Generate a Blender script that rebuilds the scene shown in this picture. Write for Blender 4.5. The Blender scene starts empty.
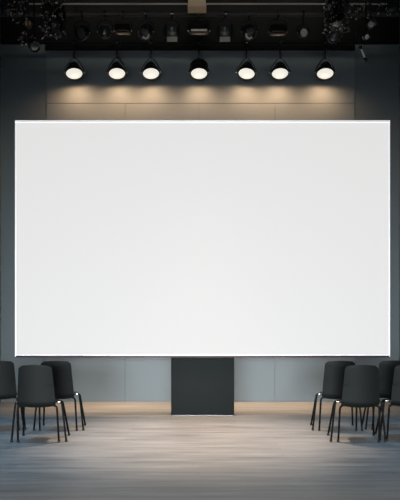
import bpy, bmesh, math, random
from mathutils import Vector, Matrix
R = math.radians
random.seed(7)
col = bpy.context.scene.collection
EYE, F, HZ = 1.27, 600.0, 321.0

def at(px, py, d):
    """photo coordinates at a chosen distance -> a point in the hall"""
    return Vector(((px-200)/F*d, d, EYE+(HZ-py)/F*d))

# ---------------------------------------------------------------- materials
def mat(name, c, rough=.5, metal=0, emit=None, es=0, spec=.5, noise=0, nscale=20, bump=0, coat=0):
    m = bpy.data.materials.new(name); m.use_nodes = True
    nt = m.node_tree; b = nt.nodes['Principled BSDF']
    b.inputs['Base Color'].default_value = (*c, 1)
    b.inputs['Roughness'].default_value = rough
    b.inputs['Metallic'].default_value = metal
    b.inputs['Specular IOR Level'].default_value = spec
    b.inputs['Coat Weight'].default_value = coat
    if emit:
        b.inputs['Emission Color'].default_value = (*emit, 1)
        b.inputs['Emission Strength'].default_value = es
    tc = nt.nodes.new('ShaderNodeTexCoord')
    n = nt.nodes.new('ShaderNodeTexNoise'); n.inputs['Scale'].default_value = nscale
    n.inputs['Detail'].default_value = 5
    nt.links.new(tc.outputs['Object'], n.inputs['Vector'])
    if noise:
        mx = nt.nodes.new('ShaderNodeMix'); mx.data_type = 'RGBA'
        mx.inputs[6].default_value = (*[v*(1-noise) for v in c], 1)
        mx.inputs[7].default_value = (*[min(1, v*(1+noise)) for v in c], 1)
        nt.links.new(n.outputs['Fac'], mx.inputs[0])
        nt.links.new(mx.outputs[2], b.inputs['Base Color'])
    if bump:
        bp = nt.nodes.new('ShaderNodeBump'); bp.inputs['Strength'].default_value = bump
        bp.inputs['Distance'].default_value = .002
        nt.links.new(n.outputs['Fac'], bp.inputs['Height'])
        nt.links.new(bp.outputs['Normal'], b.inputs['Normal'])
    return m

M = dict(
    panel=mat('wall_panel_paint', (.212, .248, .268), .75, noise=.05, nscale=3, bump=.1, spec=.2),
    wall=mat('side_wall_paint', (.160, .192, .208), .8, noise=.06, nscale=2, bump=.1, spec=.2),
    black=mat('black_paint', (.006, .0065, .0065), .85, noise=.1, spec=.2),
    ceil=mat('ceiling_black', (.006, .0065, .0065), .9, noise=.1, spec=.1),
    plastic=mat('chair_plastic', (.0055, .007, .007), .6, noise=.08, nscale=60, bump=.15, spec=.22),
    legm=mat('black_steel_tube', (.005, .005, .0055), .5, spec=.12, noise=.05),
    rubber=mat('rubber', (.008, .008, .008), .7, noise=.05),
    chrome=mat('bright_steel', (.62, .6, .57), .22, 1, noise=.04),
    plug=mat('plug_glint_metal', (.8, .78, .74), .4, .4, noise=.05),  # plugs made pale and dull so they show as glints
    housing=mat('lamp_housing', (.012, .012, .012), .38, .2, noise=.1),
    gloss=mat('gloss_black_metal', (.02, .02, .02), .22, .5, noise=.15),
    lens=mat('lit_lens', (.6, .6, .56), .3, emit=(1, .97, .87), es=.78),
    dlens=mat('unlit_lens', (.05, .05, .055), .08, .3, coat=1, noise=.1),
    amber=mat('amber_lens', (.75, .42, .17), .35, noise=.35, nscale=30),
    warm_glint=mat('warm_glint_tone', (.95, .84, .70), .5, 0, noise=.25, nscale=25),  # light warm colour painted in for glints on the unlit fixtures
    pale=mat('pale_lens', (.85, .8, .72), .35, 0, noise=.3, nscale=30),
    cable=mat('cable_rubber', (.015, .015, .016), .3, noise=.1),
    beige=mat('beige_post', (.6, .47, .32), .6, noise=.12, nscale=6),
    pipe=mat('grey_pipe', (.25, .245, .23), .4, .3, noise=.1),
    dpipe=mat('dark_pipe', (.018, .019, .019), .6, 0, noise=.1),
    podium=mat('podium_charcoal', (.010, .013, .013), .7, noise=.06, nscale=4, bump=.08, spec=.15),
    frame=mat('white_frame_added_glow', (.9, .9, .9), .5, emit=(1, 1, 1), es=.56, noise=.02),  # glow added so the rails look bright white; the frame is no lamp
    rail=mat('maroon_rail', (.05, .02, .028), .5, noise=.1),
)

def screen_material():
    m = mat('screen_added_glow', (.08, .08, .081), .8, emit=(1, .995, .99), es=.75, noise=.01, nscale=2, spec=.2)  # emission stands in for light falling on a white screen
    return m
M['screen'] = screen_material()

def floor_material():
    m = bpy.data.materials.new('floor_wood'); m.use_nodes = True
    nt = m.node_tree; N = nt.nodes; L = nt.links; b = N['Principled BSDF']
    tc = N.new('ShaderNodeTexCoord')
    mp = N.new('ShaderNodeMapping'); mp.inputs['Scale'].default_value = (.7, 9, 1)
    L.new(tc.outputs['Object'], mp.inputs['Vector'])
    n1 = N.new('ShaderNodeTexNoise'); n1.inputs['Scale'].default_value = 1.6; n1.inputs['Detail'].default_value = 8
    n1.inputs['Roughness'].default_value = .62
    L.new(mp.outputs['Vector'], n1.inputs['Vector'])
    br = N.new('ShaderNodeTexBrick'); br.inputs['Scale'].default_value = 1
    br.inputs['Brick Width'].default_value = 1.6; br.inputs['Row Height'].default_value = .14
    br.inputs['Mortar Size'].default_value = .002; br.inputs['Mortar Smooth'].default_value = .2
    br.inputs['Color1'].default_value = (.35, .35, .35, 1); br.inputs['Color2'].default_value = (.65, .65, .65, 1)
    br.inputs['Mortar'].default_value = (.3, .3, .3, 1)
    L.new(tc.outputs['Object'], br.inputs['Vector'])
    mix = N.new('ShaderNodeMix'); mix.data_type = 'RGBA'; mix.inputs[0].default_value = .22
    L.new(n1.outputs['Fac'], mix.inputs[6]); L.new(br.outputs['Color'], mix.inputs[7])
    cr = N.new('ShaderNodeValToRGB')
    cr.color_ramp.elements[0].position = .25; cr.color_ramp.elements[0].color = (.115, .108, .102, 1)
    cr.color_ramp.elements[1].position = .78; cr.color_ramp.elements[1].color = (.45, .43, .41, 1)
    L.new(mix.outputs[2], cr.inputs['Fac']); L.new(cr.outputs['Color'], b.inputs['Base Color'])
    rr = N.new('ShaderNodeMapRange'); rr.inputs[1].default_value = .3; rr.inputs[2].default_value = .7
    rr.inputs[3].default_value = .36; rr.inputs[4].default_value = .52
    L.new(n1.outputs['Fac'], rr.inputs[0]); L.new(rr.outputs[0], b.inputs['Roughness'])
    bp = N.new('ShaderNodeBump'); bp.inputs['Strength'].default_value = .15; bp.inputs['Distance'].default_value = .003
    L.new(mix.outputs[2], bp.inputs['Height']); L.new(bp.outputs['Normal'], b.inputs['Normal'])
    b.inputs['Specular IOR Level'].default_value = .45
    return m
M['floor'] = floor_material()

# ---------------------------------------------------------------- mesh helpers
class MB:
    def __init__(s): s.bm = bmesh.new()
    def box(s, c, d, mtx=None, bev=0):
        t = bmesh.new(); bmesh.ops.create_cube(t, size=1)
        bmesh.ops.scale(t, vec=d, verts=t.verts)
        if bev: bmesh.ops.bevel(t, geom=t.edges[:], offset=bev, segments=2, affect='EDGES', profile=.6)
        bmesh.ops.translate(t, vec=c, verts=t.verts)
        return s.merge(t, mtx)
    def merge(s, t, mtx=None):
        if mtx is not None: bmesh.ops.transform(t, matrix=mtx, verts=t.verts)
        me = bpy.data.meshes.new('tmp'); t.to_mesh(me); t.free()
        s.bm.from_mesh(me); bpy.data.meshes.remove(me); return s
    def lathe(s, prof, mtx=None, n=28):
        t = bmesh.new(); rows = []
        for r, z in prof:
            if r < 1e-5: rows.append([t.verts.new((0, 0, z))]); continue
            rows.append([t.verts.new((r*math.cos(2*math.pi*i/n), r*math.sin(2*math.pi*i/n), z)) for i in range(n)])
        for a, b in zip(rows, rows[1:]):
            for i in range(n):
                j = (i+1) % n
                q = [a[i % len(a)], a[j % len(a)], b[j % len(b)], b[i % len(b)]]
                u = []
                for v in q:
                    if v not in u: u.append(v)
                if len(u) > 2:
                    try: t.faces.new(u)
                    except ValueError: pass
        bmesh.ops.recalc_face_normals(t, faces=t.faces)
        return s.merge(t, mtx)
    def tube(s, pts, r, n=8, smooth=0, mtx=None, closed=False):
        P = [Vector(p) for p in pts]
        for _ in range(smooth):
            Q = [] if closed else [P[0]]
            rng = range(len(P)) if closed else range(len(P)-1)
            for i in rng:
                a, b = P[i], P[(i+1) % len(P)]
                Q += [a.lerp(b, .25), a.lerp(b, .75)]
            if not closed: Q.append(P[-1])
            P = Q
        t = bmesh.new(); rings = []; up = None; K = len(P)
        for i in range(K):
            if closed: d = (P[(i+1) % K]-P[i-1]).normalized()
            else: d = (P[min(i+1, K-1)]-P[max(i-1, 0)]).normalized()
            if up is None:
                up = Vector((0, 0, 1)) if abs(d.z) < .9 else Vector((1, 0, 0))
            x = (up-d*up.dot(d)).normalized(); y = d.cross(x); up = x
            rings.append([t.verts.new(P[i]+(x*math.cos(2*math.pi*k/n)+y*math.sin(2*math.pi*k/n))*r) for k in range(n)])
        pr = list(zip(rings, rings[1:]))
        if closed: pr.append((rings[-1], rings[0]))
        for a, b in pr:
            for k in range(n): t.faces.new((a[k], a[(k+1) % n], b[(k+1) % n], b[k]))
        if not closed: t.faces.new(rings[0][::-1]); t.faces.new(rings[-1])
        bmesh.ops.recalc_face_normals(t, faces=t.faces)
        return s.merge(t, mtx)
    def ball(s, c, r, mtx=None, seg=12):
        t = bmesh.new(); bmesh.ops.create_uvsphere(t, u_segments=seg, v_segments=seg//2+1, radius=r)
        bmesh.ops.translate(t, vec=c, verts=t.verts); return s.merge(t, mtx)
    def build(s, name, m, parent=None, smooth=True):
        me = bpy.data.meshes.new(name); s.bm.to_mesh(me); s.bm.free()
        me.materials.append(m)
        if smooth:
            for p in me.polygons: p.use_smooth = True
            me.set_sharp_from_angle(angle=R(38))
        o = bpy.data.objects.new(name, me); col.objects.link(o)
        if parent: o.parent = parent
        return o

def tag(o, label=None, cat=None, group=None, kind=None):
    for k, v in (('label', label), ('category', cat), ('group', group), ('kind', kind)):
        if v: o[k] = v
    return o
def thing(name, label, cat, loc=(0, 0, 0), group=None, rz=0):
    e = bpy.data.objects.new(name, None); e.empty_display_size = .1; col.objects.link(e)
    e.location = loc; e.rotation_euler = (0, 0, rz)
    return tag(e, label, cat, group)
def copy_tree(o, parent=None):
    c = o.copy(); col.objects.link(c); c.parent = parent
    for ch in [x for x in list(col.objects) if x.parent == o]: copy_tree(ch, c)
    return c
def struct(o): return tag(o, kind='structure')

# ---------------------------------------------------------------- the room
XW, YB, H = 3.13, 9.44, 6.5
struct(MB().box((0, 2.7, -.05), (2*XW+.4, 13.9, .1)).build('floor', M['floor'], smooth=False))
struct(MB().box((0, YB+.1, H/2), (2*XW+.4, .2, H)).build('wall_back', M['wall'], smooth=False))
xs = [-2.415, -1.176, -.016, 1.176, 2.431]
pn = MB()
G = .006
for a, b in zip(xs, xs[1:]):
    pn.box(((a+b)/2, YB-.006, 4.69/2), (b-a-G, .012, 4.69-G), bev=.0015)
pn.box(((xs[0]+xs[-1])/2, YB-.006, (4.69+5.52)/2), (xs[-1]-xs[0]-G, .012, 5.52-4.69-G), bev=.0015)
struct(pn.build('wall_panelling', M['panel'], smooth=False))
struct(MB().box((0, YB-.03, 6.01), (xs[-1]-xs[0], .06, .98)).build('trim_1', M['black'], smooth=False))
for s in (-1, 1):
    x0, x1 = sorted((s*XW, xs[-1] if s > 0 else xs[0]))
    struct(MB().box(((x0+x1)/2, YB-.02, 6.06), (x1-x0, .04, .88)).build('painted_shade_band', M['black'], smooth=False))  # black strip painted in for the shade high on the side walls
struct(MB().box((-XW-.1, 2.7, H/2), (.2, 13.9, H)).build('wall_left', M['wall'], smooth=False))
struct(MB().box((XW+.1, 2.7, H/2), (.2, 13.9, H)).build('wall_right', M['wall'], smooth=False))
struct(MB().box((0, 2.7, H+.05), (2*XW+.4, 13.9, .1)).build('ceiling', M['ceil'], smooth=False))

# ---------------------------------------------------------------- podium and screen
pod = MB().box((0, 0, .38), (.845, .34, .74), bev=.006)
p = thing('pedestal', 'dark charcoal block pedestal standing under the middle of the screen', 'pedestal', (.035, 8.2, 0))
pod.build('body', M['podium'], p)
MB().box((0, 0, .005), (.815, .31, .01)).build('base_plate', M['pipe'], p)
MB().box((0, .0, .766), (.845, .34, .032), bev=.003).build('top_plate', M['podium'], p)

def screen():
    d = 8.0
    x0, x1 = (15.5-200)/F*d, (389.5-200)/F*d
    z0, z1 = .785, EYE+(HZ-121)/F*d
    cx, cz, w, h = (x0+x1)/2, (z0+z1)/2, x1-x0, z1-z0
    t = thing('presentation_screen', 'huge blank white screen in a thin frame filling the middle of the stage', 'screen', (cx, d, z0))
    MB().box((0, .0, h/2+.003), (w-.024, .02, h-.062)).build('screen_panel', M['screen'], t, smooth=False)
    MB().box((0, .065, h/2), (w-.02, .11, h-.03), bev=.004).build('back_case', M['dpipe'], t)
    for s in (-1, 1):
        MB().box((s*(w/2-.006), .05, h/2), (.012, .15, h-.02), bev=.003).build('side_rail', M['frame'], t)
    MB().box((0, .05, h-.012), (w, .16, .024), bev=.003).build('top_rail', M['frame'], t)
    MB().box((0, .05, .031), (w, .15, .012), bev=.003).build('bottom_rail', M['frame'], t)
    MB().box((0, .05, .0125), (w-.01, .145, .025), bev=.003).build('lower_edge_strip', M['rail'], t)
screen()

# ---------------------------------------------------------------- chairs
def sheet(rows, th, centre=True):
    """closed thin shell from a grid of points"""
    bm = bmesh.new(); V = [[bm.verts.new(p) for p in r] for r in rows]
    for a, b in zip(V, V[1:]):
        for k in range(len(a)-1): bm.faces.new((a[k], a[k+1], b[k+1], b[k]))
    bmesh.ops.recalc_face_normals(bm, faces=bm.faces)
    bmesh.ops.solidify(bm, geom=bm.faces[:], thickness=th)
    bmesh.ops.recalc_face_normals(bm, faces=bm.faces)
    me = MB(); me.merge(bm); return me
def make_chair():
    t = thing('stacking_chair', '', 'chair')
    rows = []; nz = 22
    for i in range(nz+1):
        u = i/nz; z = .374+u*(.822-.374)
        hw = .199-.030*u
        for e, r in ((1-u, .10), (u, .07)):
            if e < r: hw -= .033*(1-math.sqrt(max(0, 1-((r-e)/r)**2)))
        y0 = .005-.055*u**1.3 + (.05*((.12-u)/.12)**2 if u < .12 else 0)
        row = []
        for k in range(13):
            s = -1+2*k/12
            row.append((s*hw, y0+.032*s*s, z - (.008*s*s if u > .5 else -.010*s*s)))
        rows.append(row)
    sheet(rows, .013).build('backrest', M['plastic'], t)
    rows = []
    for i in range(15):
        u = i/14; y = .055+u*.37
        hw = .192-.03*u
        if u > .86: hw -= .05*(1-math.sqrt(max(0, 1-((u-.86)/.14)**2)))
        row = []
        for k in range(11):
            s = -1+2*k/10
            z = .425-.014*math.sin(u*math.pi)+.012*s*s - .03*max(0, (u-.8)/.2)**2
            row.append((s*hw, y, z))
        rows.append(row)
    sheet(rows, .013).build('seat', M['plastic'], t)
    fr = MB()
    for y in (.13, .19, .33): fr.tube([(-.16, y, .396), (.16, y, .396)], .010)
    for s in (-1, 1): fr.tube([(s*.145, .10, .396), (s*.145, .36, .396)], .010)
    fr.build('seat_frame', M['legm'], t)
    for s in (-1, 1):
        for pts in (
            [(s*.14, .10, .396), (s*.185, .085, .388), (s*.203, .08, .37), (s*.205, .085, .30), (s*.212, .13, .012)],
            [(s*.15, .17, .400), (s*.195, .15, .43), (s*.232, .14, .43), (s*.245, .14, .385), (s*.284, .15, .012)],
            [(s*.14, .33, .396), (s*.18, .35, .405), (s*.205, .37, .395), (s*.215, .38, .34), (s*.25, .50, .012)]):
            l = MB().tube(pts, .0108, 10, smooth=2).build('leg', M['legm'], t)
            fx, fy, _ = pts[-1]
            MB().lathe([(0, 0), (.014, 0), (.0145, .018), (.012, .026), (0, .026)], Matrix.Translation((fx, fy, 0)), 14).build('foot_cap', M['rubber'], l)
        MB().box((s*.205, .125, .427), (.05, .03, .012), bev=.004).build('bracket', M['chrome'], t)
    return t
chairs = [
    (35.5, 6.15, 2, 'black plastic chair in front row of the left group, its whole back in view'),
    (56.0, 6.80, 2, 'black chair in the left group nearest the screen pedestal, behind the whole-backed chair'),
    (-1.5, 6.78, 14, 'black chair cut off by the left edge of the photo'),
    (340.0, 6.80, -2, 'black chair in the right group nearest the screen pedestal, standing in the back row'),
    (361.5, 6.15, -2, 'black plastic chair in front row of the right group, its whole back in view'),
    (394.0, 6.85, -3, 'black chair in the right back row, seen in the gap between two front-row chairs'),
    (411.0, 6.21, -4, 'black front-row chair cut off by the right edge of the photo'),
]
proto = make_chair()
for i, (px, d, rz, lab) in enumerate(chairs):
    o = proto if i == 0 else copy_tree(proto)
    o.location = ((px-200)/F*d, d, 0); o.rotation_euler = (0, 0, R(rz))
    tag(o, lab, 'chair', 'black stacking chairs facing the screen')

# ---------------------------------------------------------------- rigging pipes
YF, YL = 8.3, 9.14
ZF = EYE+(HZ-14.5)/F*YF; ZL = EYE+(HZ-43)/F*YL
def pipe(name, label, a, b, r, m, hang=()):
    t = thing(name, label, 'pipe', tuple(a))
    a, b = Vector(a), Vector(b)
    MB().tube([(0, 0, 0), b-a], r, 14).build('tube', m, t)
    for u in hang:
        q = (b-a)*u
        MB().tube([q+Vector((0, 0, r)), q+Vector((0, 0, H-a.z))], .008, 8).build('hanger_rod', M['black'], t)
    return t
pipe('rigging_pipe', 'thick dark pipe under the ceiling carrying the row of unlit spotlights', (-3.1, YF, ZF), (3.1, YF, ZF), .03, M['dpipe'], (.18, .37, .63, .82))
pipe('rigging_pipe', 'black pipe against the wall top carrying the seven lit lamps', (-2.4, YL, ZL), (2.4, YL, ZL), .022, M['black'], (.1, .5, .9))
zt = EYE+(HZ-4)/F*8.2
pipe('conduit', 'thin pale grey conduit running across the very top of the photo', (-2.35, 8.2, zt), (2.55, 8.2, zt), .011, M['pipe'], (.1, .9))
for s, w in ((-1, 'left'), (1, 'right')):
    pipe('rigging_pipe', 'dark overhead pipe above the tangle of lights on the %s' % w, (s*3.1, 7.4, 5.36), (s*1.35, 7.4, 5.36), .028, M['dpipe'], (.2, .8))
zb = EYE+(HZ-10)/F*8.1
pst = thing('hanging_post', 'beige square post hanging from the ceiling at the top centre', 'post', (-.04, 8.1, zb))
MB().box((0, 0, (H-zb)/2+.01), (.235, .16, H-zb-.02), bev=.006).build('shaft', M['beige'], pst)
MB().box((0, 0, .012), (.25, .175, .024), bev=.004).build('end_cap', M['beige'], pst)

# ---------------------------------------------------------------- lit lamps
def axis_matrix(c, n):
    """matrix whose local -Z looks along n"""
    z = -Vector(n).normalized()
    q = z.to_track_quat('Z', 'Y')
    return Matrix.Translation(c) @ q.to_matrix().to_4x4()
lampspec = [
    (74.2, 73.4, 0, 'cone', 'far left lamp of the seven lit ones, hanging over the screen corner'),
    (117, 73.4, 0, 'cone', 'second lit lamp from the left, with crossed wires above it'),
    (151, 73.4, 2, 'cone', 'third lit lamp from the left, close beside the lamp with crossed wires'),
    (199, 73.4, 0, 'drum', 'lit lamp with a wide drum housing at the centre of the row'),
    (246.6, 73.4, -6, 'cone', 'first lit lamp to the right of the drum-shaped centre lamp'),
    (280, 73.4, 6, 'cone', 'second lit lamp to the right of the drum-shaped centre lamp'),
    (325.2, 73.4, 7, 'cone', 'far right lamp of the seven lit ones, slightly tilted sideways'),
]
for i, (px, py, tilt, kind, lab) in enumerate(lampspec):
    c = at(px, py, YL)
    t = thing('stage_lamp', lab, 'lamp', tuple(c), 'round lit lamps in a row above the screen')
    v = (Vector((0, 0, EYE))-c).normalized()
    n = (v*.30+Vector((v.x*.35+math.sin(R(tilt))*.5, 0, -.72))).normalized()
    A = axis_matrix((0, 0, 0), n)
    if kind == 'cone':
        prof = [(.123, -.012), (.137, -.012), (.140, .012), (.130, .03), (.122, .045), (.102, .075), (.084, .10), (.088, .104), (.088, .112), (.078, .116),
                (.072, .132), (.076, .135), (.076, .143), (.064, .148), (.05, .18), (.025, .19), (0, .19)]
    else:
        prof = [(.123, -.012), (.137, -.012), (.142, .012), (.134, .03), (.134, .07), (.138, .074), (.138, .084), (.134, .09), (.134, .13), (.137, .134), (.137, .144),
                (.13, .15), (.12, .175), (.05, .185), (0, .185)]
    hsg = MB().lathe(prof, A, 40).build('housing', M['housing'], t)
    MB().lathe([(0, .002), (.122, .002), (.124, .01), (.124, .02)], A, 40)
    MB().lathe([(0, -.004), (.06, -.003), (.123, .002), (.123, .012), (0, .014)], A, 40).build('lens', M['lens'], t)
    top = (.0, .0, ZL-c.z)
    y = MB()
    sx = .150
    y.tube([(-sx, .0, .02), (-sx, .01, .05), (-.115, .01, .12), (-.04, .005, .225), (0, 0, .24), (.04, .005, .225), (.115, .01, .12), (sx, .01, .05), (sx, .0, .02)], .0055, 8, smooth=1)
    y.tube([(0, 0, .23), (0, 0, ZL-c.z-.02)], .008, 8)
    y.build('yoke', M['gloss'], t)
    for s in (-1, 1):
        MB().lathe([(0, -.008), (.013, -.008), (.015, 0), (.013, .008), (0, .008)], Matrix.Translation((s*.153, 0, .02)) @ Matrix.Rotation(R(90), 4, 'Y'), 14).build('knob', M['chrome'], t)
    cl = MB().lathe([(.0218, -.02), (.034, -.02), (.034, .02), (.0218, .02), (.0218, -.02)], Matrix.Translation(top) @ Matrix.Rotation(R(90), 4, 'Y'), 20)
    cl.box((0, 0, ZL-c.z-.04), (.03, .03, .03), bev=.004)
    cl.build('clamp', M['gloss'], t)
    w = MB()
    k = .06 if i % 2 else -.05
    w.tube([(0, .03, .24), (k, .04, .30), (-k*.8, .03, .36), (k*.5, .0, ZL-c.z-.03), (.05, 0, ZL-c.z+.03)], .005, 6, smooth=2)
    if i == 1:
        w.tube([(-.13, 0, .1), (-.03, 0, .26), (.07, 0, ZL-c.z)], .004, 6); w.tube([(.12, 0, .1), (0, 0, .27), (-.02, 0, ZL-c.z)], .004, 6)
    w.build('cable', M['cable'], t)
    ld = bpy.data.lights.new('lamp_beam', 'SPOT'); ld.energy = 25; ld.color = (1, .60, .33)
    ld.spot_size = R(156); ld.spot_blend = .95; ld.shadow_soft_size = .05
    lo = bpy.data.objects.new('lamp_beam', ld); col.objects.link(lo); lo.parent = t
    lo.location = n*.03; lo.rotation_euler = Vector((0, .36, -1)).to_track_quat('-Z', 'Y').to_euler()
    l2 = bpy.data.lights.new('lamp_beam', 'SPOT'); l2.energy = 700; l2.color = (1, .74, .50)
    l2.spot_size = R(30); l2.spot_blend = 1; l2.shadow_soft_size = .12
    o2 = bpy.data.objects.new('lamp_beam', l2); col.objects.link(o2); o2.parent = t
    o2.location = n*.03; o2.rotation_euler = Vector((0, -.01, -1)).to_track_quat('-Z', 'Y').to_euler()

# ---------------------------------------------------------------- unlit fixtures
def yoke_clamp(t, w, up, r=.006):
    yh = min(up, w*1.9)
    y = MB(); y.tube([(-w, 0, 0), (-w, 0, yh*.5), (-w*.6, 0, yh*.8), (w*.6, 0, yh*.8), (w, 0, yh*.5), (w, 0, 0)], r, 8, smooth=1)
    y.tube([(0, 0, yh*.78), (0, 0, up+.005)], .009, 8)
    y.build('yoke', M['gloss'], t)
    for s in (-1, 1):
        MB().lathe([(0, -.005), (.008, -.005), (.008, .005), (0, .005)], Matrix.Translation((s*w, -.008, 0)) @ Matrix.Rotation(R(90), 4, 'Y'), 12).build('knob', M['chrome'], t)
    c = MB().lathe([(.031, -.018), (.042, -.018), (.042, .018), (.031, .018), (.031, -.018)], Matrix.Translation((0, 0, up+.03)) @ Matrix.Rotation(R(90), 4, 'Y'), 18)
    c.build('clamp', M['gloss'], t)
def spotlight(c, label, n, lens='dlens', size=1.0, up=.2, name='spotlight', group=None, rings=True, coat='gloss', arc=None):
    t = thing(name, label, 'spotlight', tuple(c), group)
    A = axis_matrix((0, 0, 0), n) @ Matrix.Scale(size, 4)
    MB().lathe([(.075, -.06), (.092, -.062), (.095, -.04), (.088, -.035), (.088, -.01), (.092, -.006), (.092, .002), (.086, .006), (.084, .05), (.088, .054), (.088, .062),
                (.07, .068), (.055, .11), (.02, .12), (0, .12)], A, 32).build('housing', M[coat], t)
    MB().lathe([(0, -.052), (.03, -.05), (.077, -.036), (.077, -.03), (0, -.03)], A, 32).build('lens', M[lens], t)
    if arc:
        pts = [(.058*math.cos(a), .058*math.sin(a), -.055-.006*math.sin(3*a)) for a in [R(arc+k*16) for k in range(9)]]
        MB().tube(pts, .013, 8, mtx=A).build('glint_strip', M['warm_glint'], t)  # arc modelled in the shape of a glint on the face
    if rings:
        b = MB()
        for k in range(10):
            a = k*math.pi/5
            b.ball((.09*math.cos(a), .09*math.sin(a), -.058), .0052, A, 8)
        b.build('bolt', M['chrome'], t)
    yoke_clamp(t, .105*size, up)
    return t
def barndoor(c, label, n, size=1.0, up=.2, group=None):
    t = thing('barn_door_spotlight', label, 'spotlight', tuple(c), group)
    A = axis_matrix((0, 0, 0), n) @ Matrix.Scale(size, 4)
    b = MB().box((0, 0, .05), (.15, .15, .12), A, bev=.02)
    for k in range(4): b.box((0, 0, .02+k*.022), (.162, .162, .006), A)
    b.build('housing', M['housing'], t)
    MB().lathe([(0, -.03), (.04, -.026), (.066, -.012), (.066, 0), (0, .0)], A, 28).build('lens', M['dlens'], t)
    Bs = [A @ Matrix.Rotation(k*math.pi/2, 4, 'Z') @ Matrix.Translation((0, .075, -.012)) @ Matrix.Rotation(R(38), 4, 'X') for k in range(4)]
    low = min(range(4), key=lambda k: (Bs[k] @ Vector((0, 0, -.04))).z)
    for k in range(4):
        Bm = Bs[k]
        MB().box((0, 0, -.04), (.15, .004, .08), Bm).build('barn_door', M['warm_glint'] if k == low else M['housing'], t)  # lowest flap coloured light in place of a glint on its lip
    yoke_clamp(t, .105*size, up)
    return t
def flood(c, label, w=.26, up=.2, m='pale', group=None):
    t = thing('flood_light', label, 'spotlight', tuple(c), group)
    b = MB().box((0, 0, .02), (w, .13, .11), bev=.015)
    for k in range(7): b.box((-w/2+.03+k*(w-.06)/6, 0, .085), (.006, .11, .03))
    b.build('housing', M['gloss'], t)
    MB().box((0, -.05, -.045), (w*.85, .03, .018), Matrix.Rotation(R(-25), 4, 'X'), bev=.004).build('glint_strip', M[m], t)  # strip shaped as the glint along the bottom edge
    MB().box((0, -.02, -.042), (w*.7, .06, .012), bev=.003).build('glass', M['dlens'], t)
    yoke_clamp(t, w/2+.02, up)
    return t
g = 'unlit spotlights on the dark pipe above the lit lamps'
def fp(px, py=32): return at(px, py, YF)
def upof(c): return ZF-c.z-.03
D = Vector
row = [
    (82, 33, 'spot', (-.35, -.8, -.5), 'dlens', 'unlit round spotlight hanging leftmost in the upper row, above the far left lit lamp'),
    (105, 32, 'spot', (.1, -1, -.2), 'dlens', 'unlit dark-lensed spotlight second from the left in the upper row'),
    (123, 31, 'flood', .2, 'gloss', 'unlit grey box light above the lit lamp with crossed wires'),
    (146, 32, 'spot', (-.3, -.6, -.8), 'arc', 'unlit spotlight with a warm glint modelled on its face above the third lit lamp'),
    (172, 31, 'barn', (0, -.75, -.7), None, 'barn-door light with lower flap coloured as a glint just left of the centre box light'),
    (199, 31, 'flood', .26, 'pale', 'wide unlit box light at the centre, below the beige post'),
    (225, 31, 'barn', (0, -.75, -.7), None, 'barn-door light with lower flap coloured as a glint just right of the centre box light'),
    (249, 32, 'spot', (.3, -.6, -.8), 'arc', 'unlit spotlight with a warm glint modelled on its face right of the right-hand barn-door light'),
    (278, 32, 'flood', .22, 'gloss', 'unlit grey box light on the right half of the upper row'),
    (303, 33, 'spot', (.2, -.9, -.35), 'pale', 'unlit spotlight with pale lens right of the right-hand grey box light'),
    (334, 36, 'spot', (-.2, -.8, -.5), 'dlens', 'unlit round spotlight at the right end of the upper row beneath the tangle'),
]
for px, py, k, a, m, lab in row:
    c = fp(px, py); u = upof(c)
    if k == 'spot': spotlight(c, lab, a, 'dlens' if m == 'arc' else m, .72 if m == 'pale' else 1.0, u, group=g, arc={146: 200, 249: 220}.get(px))
    elif k == 'barn': barndoor(c, lab, a, .95, u, group=g)
    else: flood(c, lab, a, u, m, group=g)

# ---------------------------------------------------------------- tangles of lights and cables, left and right
YT, ZT = 7.4, 5.36
def tp(px, py, d=YT): return at(px, py, d)
def moving_head(c, label, rz, tilt):
    t = thing('moving_head_light', label, 'spotlight', tuple(c), None, R(rz))
    b = MB().box((0, 0, .17), (.26, .17, .08), bev=.014)
    for k in range(6): b.box((-.1+k*.04, -.088, .17), (.012, .006, .05))
    b.build('base', M['gloss'], t)
    for s in (-1, 1):
        MB().box((s*.13, 0, .03), (.035, .09, .24), bev=.012).build('arm', M['housing'], t)
    T = Matrix.Rotation(R(tilt), 4, 'X')
    h = MB().lathe([(.07, -.15), (.085, -.15), (.088, -.12), (.08, -.11), (.09, -.08), (.1, -.04), (.105, .0), (.1, .05), (.085, .09), (.05, .11), (0, .115)], T, 30)
    for k in range(5): h.lathe([(.1-.004*k, .02+k*.016), (.112-.006*k, .02+k*.016), (.112-.006*k, .026+k*.016), (.1-.004*k, .026+k*.016)], T, 30)
    hd = h.build('head', M['gloss'], t)
    MB().lathe([(0, -.15), (.04, -.146), (.072, -.135), (.072, -.13), (0, -.13)], T, 30).build('lens', M['dlens'], hd)
    bo = MB()
    for k in range(12):
        a = k*math.pi/6; bo.ball((.088*math.cos(a), .088*math.sin(a), -.135), .006, T, 8)
    bo.build('bolt', M['chrome'], hd)
    cl = MB()
    for s in (-.07, .07):
        cl.box((s, 0, .23), (.03, .03, .06), bev=.004)
        cl.lathe([(.029, -.015), (.04, -.015), (.04, .015), (.029, .015), (.029, -.015)], Matrix.Translation((s, 0, ZT-c.z)) @ Matrix.Rotation(R(90), 4, 'Y'), 18)
        cl.tube([(s, 0, .24), (s, 0, ZT-c.z-.03)], .01, 8)
    cl.build('clamp', M['gloss'], t)
    return t
moving_head(tp(54, 24), 'big finned moving light hanging in the left tangle', 12, 18)
moving_head(tp(337, 16), 'big finned moving light hanging in the right tangle', -14, -14)
spotlight(tp(28, 24), 'small spotlight with amber lens hanging in the left tangle', (.2, -1, -.2), 'amber', .52, ZT-tp(28, 24).z-.03, rings=False, coat='housing')
def cluster_lamp(c, label, n, lens, size, up):
    return spotlight(c, label, n, lens, size, up, rings=True)
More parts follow.
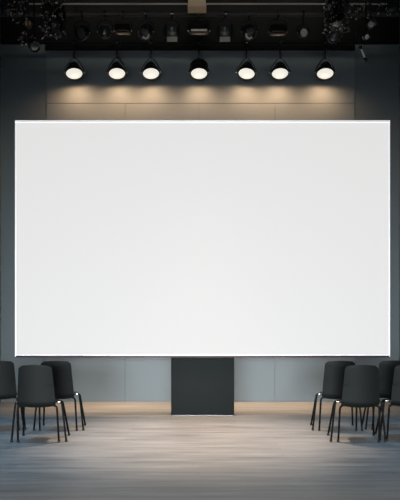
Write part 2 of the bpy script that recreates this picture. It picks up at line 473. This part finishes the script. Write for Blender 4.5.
cluster_lamp(tp(34, 46), 'lowest spotlight hanging on a long rod in the left tangle', (.5, -.6, -.6), 'dlens', .72, ZT-tp(34, 46).z-.03)
cluster_lamp(tp(7, 10), 'round spotlight in the top left corner', (.1, -1, -.1), 'dlens', .8, ZT-tp(7, 10).z-.03)
cluster_lamp(tp(392, 9), 'round spotlight in the top right corner', (-.1, -1, -.1), 'dlens', .8, ZT-tp(392, 9).z-.03)
spotlight(tp(371, 25), 'small pale-lensed spotlight hanging in the right tangle', (-.2, -1, -.2), 'pale', .5, ZT-tp(371, 25).z-.03, rings=False, coat='housing')
spotlight(tp(366, 37, 7.2), 'tiny pale spotlight hanging under the small pale-lensed one', (.3, -.9, -.4), 'pale', .4, ZT-tp(366, 37, 7.2).z+.0, rings=False, coat='housing')
def hanging_torch(c, label):
    t = thing('tube_light', label, 'light', tuple(c))
    T = Matrix.Rotation(R(-22), 4, 'Y')
    MB().lathe([(0, -.1), (.018, -.1), (.024, -.09), (.022, -.05), (.016, -.04), (.016, .07), (.024, .08), (.024, .1), (0, .1)], T, 18).build('housing', M['gloss'], t)
    MB().box((-.005, -.019, .0), (.02, .008, .11), T, bev=.002).build('glass_strip', M['pale'], t)
    MB().tube([T @ Vector((0, 0, .1)), (-.06, 0, .17), (-.02, .02, .35), (-.05, .0, ZT-c.z+.03)], .005, 6, smooth=2).build('cable', M['cable'], t)
    return t
hanging_torch(tp(363, 54), 'slim tube light dangling lowest in the right tangle')

def tangle(name, label, cx, cy, w, h, n, seed, d=YT):
    rnd = random.Random(seed); c = tp(cx, cy, d)
    t = thing(name, label, 'cables', tuple(c))
    s = d/F; b = MB(); K = []
    for i in range(n):
        pts = []; q = Vector((rnd.uniform(-w, w), rnd.uniform(-60, 60)*.1, rnd.uniform(-h, h)))
        for j in range(6):
            q = Vector((max(-w, min(w, q.x+rnd.uniform(-w, w)*.7)), rnd.uniform(-7, 7), max(-h, min(h, q.z+rnd.uniform(-h, h)*.6))))
            pts.append(q*s)
        b.tube(pts, rnd.choice((.004, .005, .007)), 6, smooth=2)
        for j in range(6):
            e = Vector(pts[rnd.randrange(6)])+Vector((rnd.uniform(-.012, .012), -.004, rnd.uniform(-.012, .012)))
            K.append(MB().box((0, 0, 0), (.007, .007, rnd.uniform(.007, .018)), Matrix.Translation(e) @ Matrix.Rotation(rnd.uniform(0, 3), 4, 'X') @ Matrix.Rotation(rnd.uniform(0, 3), 4, 'Y'), bev=.002))
    up = ZT-c.z
    b.tube([(0, 0, 0), (.02, 0, up*.5), (0, 0, up+.03)], .008, 6, smooth=1)
    b.build('cord', M['cable'], t)
    for k_ in K: k_.build('connector', M['plug'], t)
tangle('cable_bundle', 'knotted black cables with metal plugs around the big moving light on the left', 53, 14, 12, 22, 16, 3, 7.2)
tangle('cable_bundle', 'knotted black cables with metal plugs around the big moving light on the right', 338, 12, 13, 18, 16, 5, 7.2)
tangle('cable_bundle', 'loose black cables between the amber-lensed light and the left corner light', 17, 8, 9, 9, 8, 8, 7.3)
tangle('cable_bundle', 'small knot of cables beside the lowest spotlight of the left tangle', 27, 40, 6, 6, 4, 11, 7.3)
tangle('cable_bundle', 'loose black cables above the small pale-lensed light on the right', 368, 14, 11, 11, 6, 13, 7.3)
def loop_cable(label, pts, r=.007, m='cable'):
    c = tp(*pts[0]); t = MB().tube([tp(*p_)-c for p_ in pts], r, 8, smooth=3).build('hanging_cable', M[m])
    t.location = c; tag(t, label, 'cable')
loop_cable('drooping shiny cable loop under the round light in the top left corner', [(10, -14), (8, 14), (12, 22), (19, 24), (26, 10), (27, -14)], .009, 'gloss')
loop_cable('cable loop sagging between the left tangle and the dark pipe', [(40, -14), (42, 10), (50, 36), (60, 39), (64, 18), (60, -14)])
loop_cable('cable looping along the top right corner towards the corner light', [(352, -14), (366, 3), (382, 3), (385, 12), (390, 16), (396, -12)], .008, 'gloss')

# ---------------------------------------------------------------- light
def area(name, loc, aim, sx, sy, power, c):
    l = bpy.data.lights.new(name, 'AREA'); l.shape = 'RECTANGLE'; l.size = sx; l.size_y = sy; l.energy = power; l.color = c
    o = bpy.data.objects.new(name, l); col.objects.link(o); o.location = loc
    o.rotation_euler = (Vector(aim)-Vector(loc)).to_track_quat('-Z', 'Y').to_euler(); return o
def spot(name, loc, aim, size, blend, power, c, r=.3):
    l = bpy.data.lights.new(name, 'SPOT'); l.spot_size = R(size); l.spot_blend = blend; l.energy = power; l.color = c; l.shadow_soft_size = r
    o = bpy.data.objects.new(name, l); col.objects.link(o); o.location = loc
    o.rotation_euler = (Vector(aim)-Vector(loc)).to_track_quat('-Z', 'Y').to_euler(); return o
wl = area('added_front_fill', (-1.1, -3.2, 1.2), (-.3, 9.4, .4), 5.6, 1.8, 140, (.90, .96, 1)); wl.data.spread = R(44)  # unseen fill added behind the camera; stands for no known window
rl = area('added_rig_fill', (0, 2.6, 5.9), (0, 8.3, 6.22), 4.8, .25, 9, (1, .93, .84)); rl.data.spread = R(20)  # unseen strip added to bring out glints on the hung fixtures
spot('added_warm_floor_fill', (0, 6.9, 6.3), (0, 6.7, 0), 39, 1, 2900, (1, .82, .67))  # unseen spot added to brighten and warm the middle of the floor
for s in (-1, 1):
    spot('added_cool_floor_fill', (s*2.6, 5.2, 6.1), (s*2.3, 6.3, 0), 48, 1, 640 if s < 0 else 440, (.26, .62, 1))  # unseen cool spots added to tint the sides of the floor

w = bpy.data.worlds.new('world'); bpy.context.scene.world = w; w.use_nodes = True
w.node_tree.nodes['Background'].inputs[0].default_value = (.7, .85, 1, 1)
w.node_tree.nodes['Background'].inputs[1].default_value = .12

# ---------------------------------------------------------------- camera
cd = bpy.data.cameras.new('camera'); cam = bpy.data.objects.new('camera', cd); col.objects.link(cam)
cd.sensor_fit = 'HORIZONTAL'; cd.sensor_width = 32; cd.lens = 48; cd.shift_y = (HZ-250)/400
cam.location = (0, 0, EYE); cam.rotation_euler = (R(90), 0, 0)
sc = bpy.context.scene; sc.camera = cam
sc.view_settings.view_transform = 'Standard'; sc.view_settings.look = 'None'
sc.view_settings.gamma = 1; sc.view_settings.use_curve_mapping = False; sc.view_settings.exposure = 0
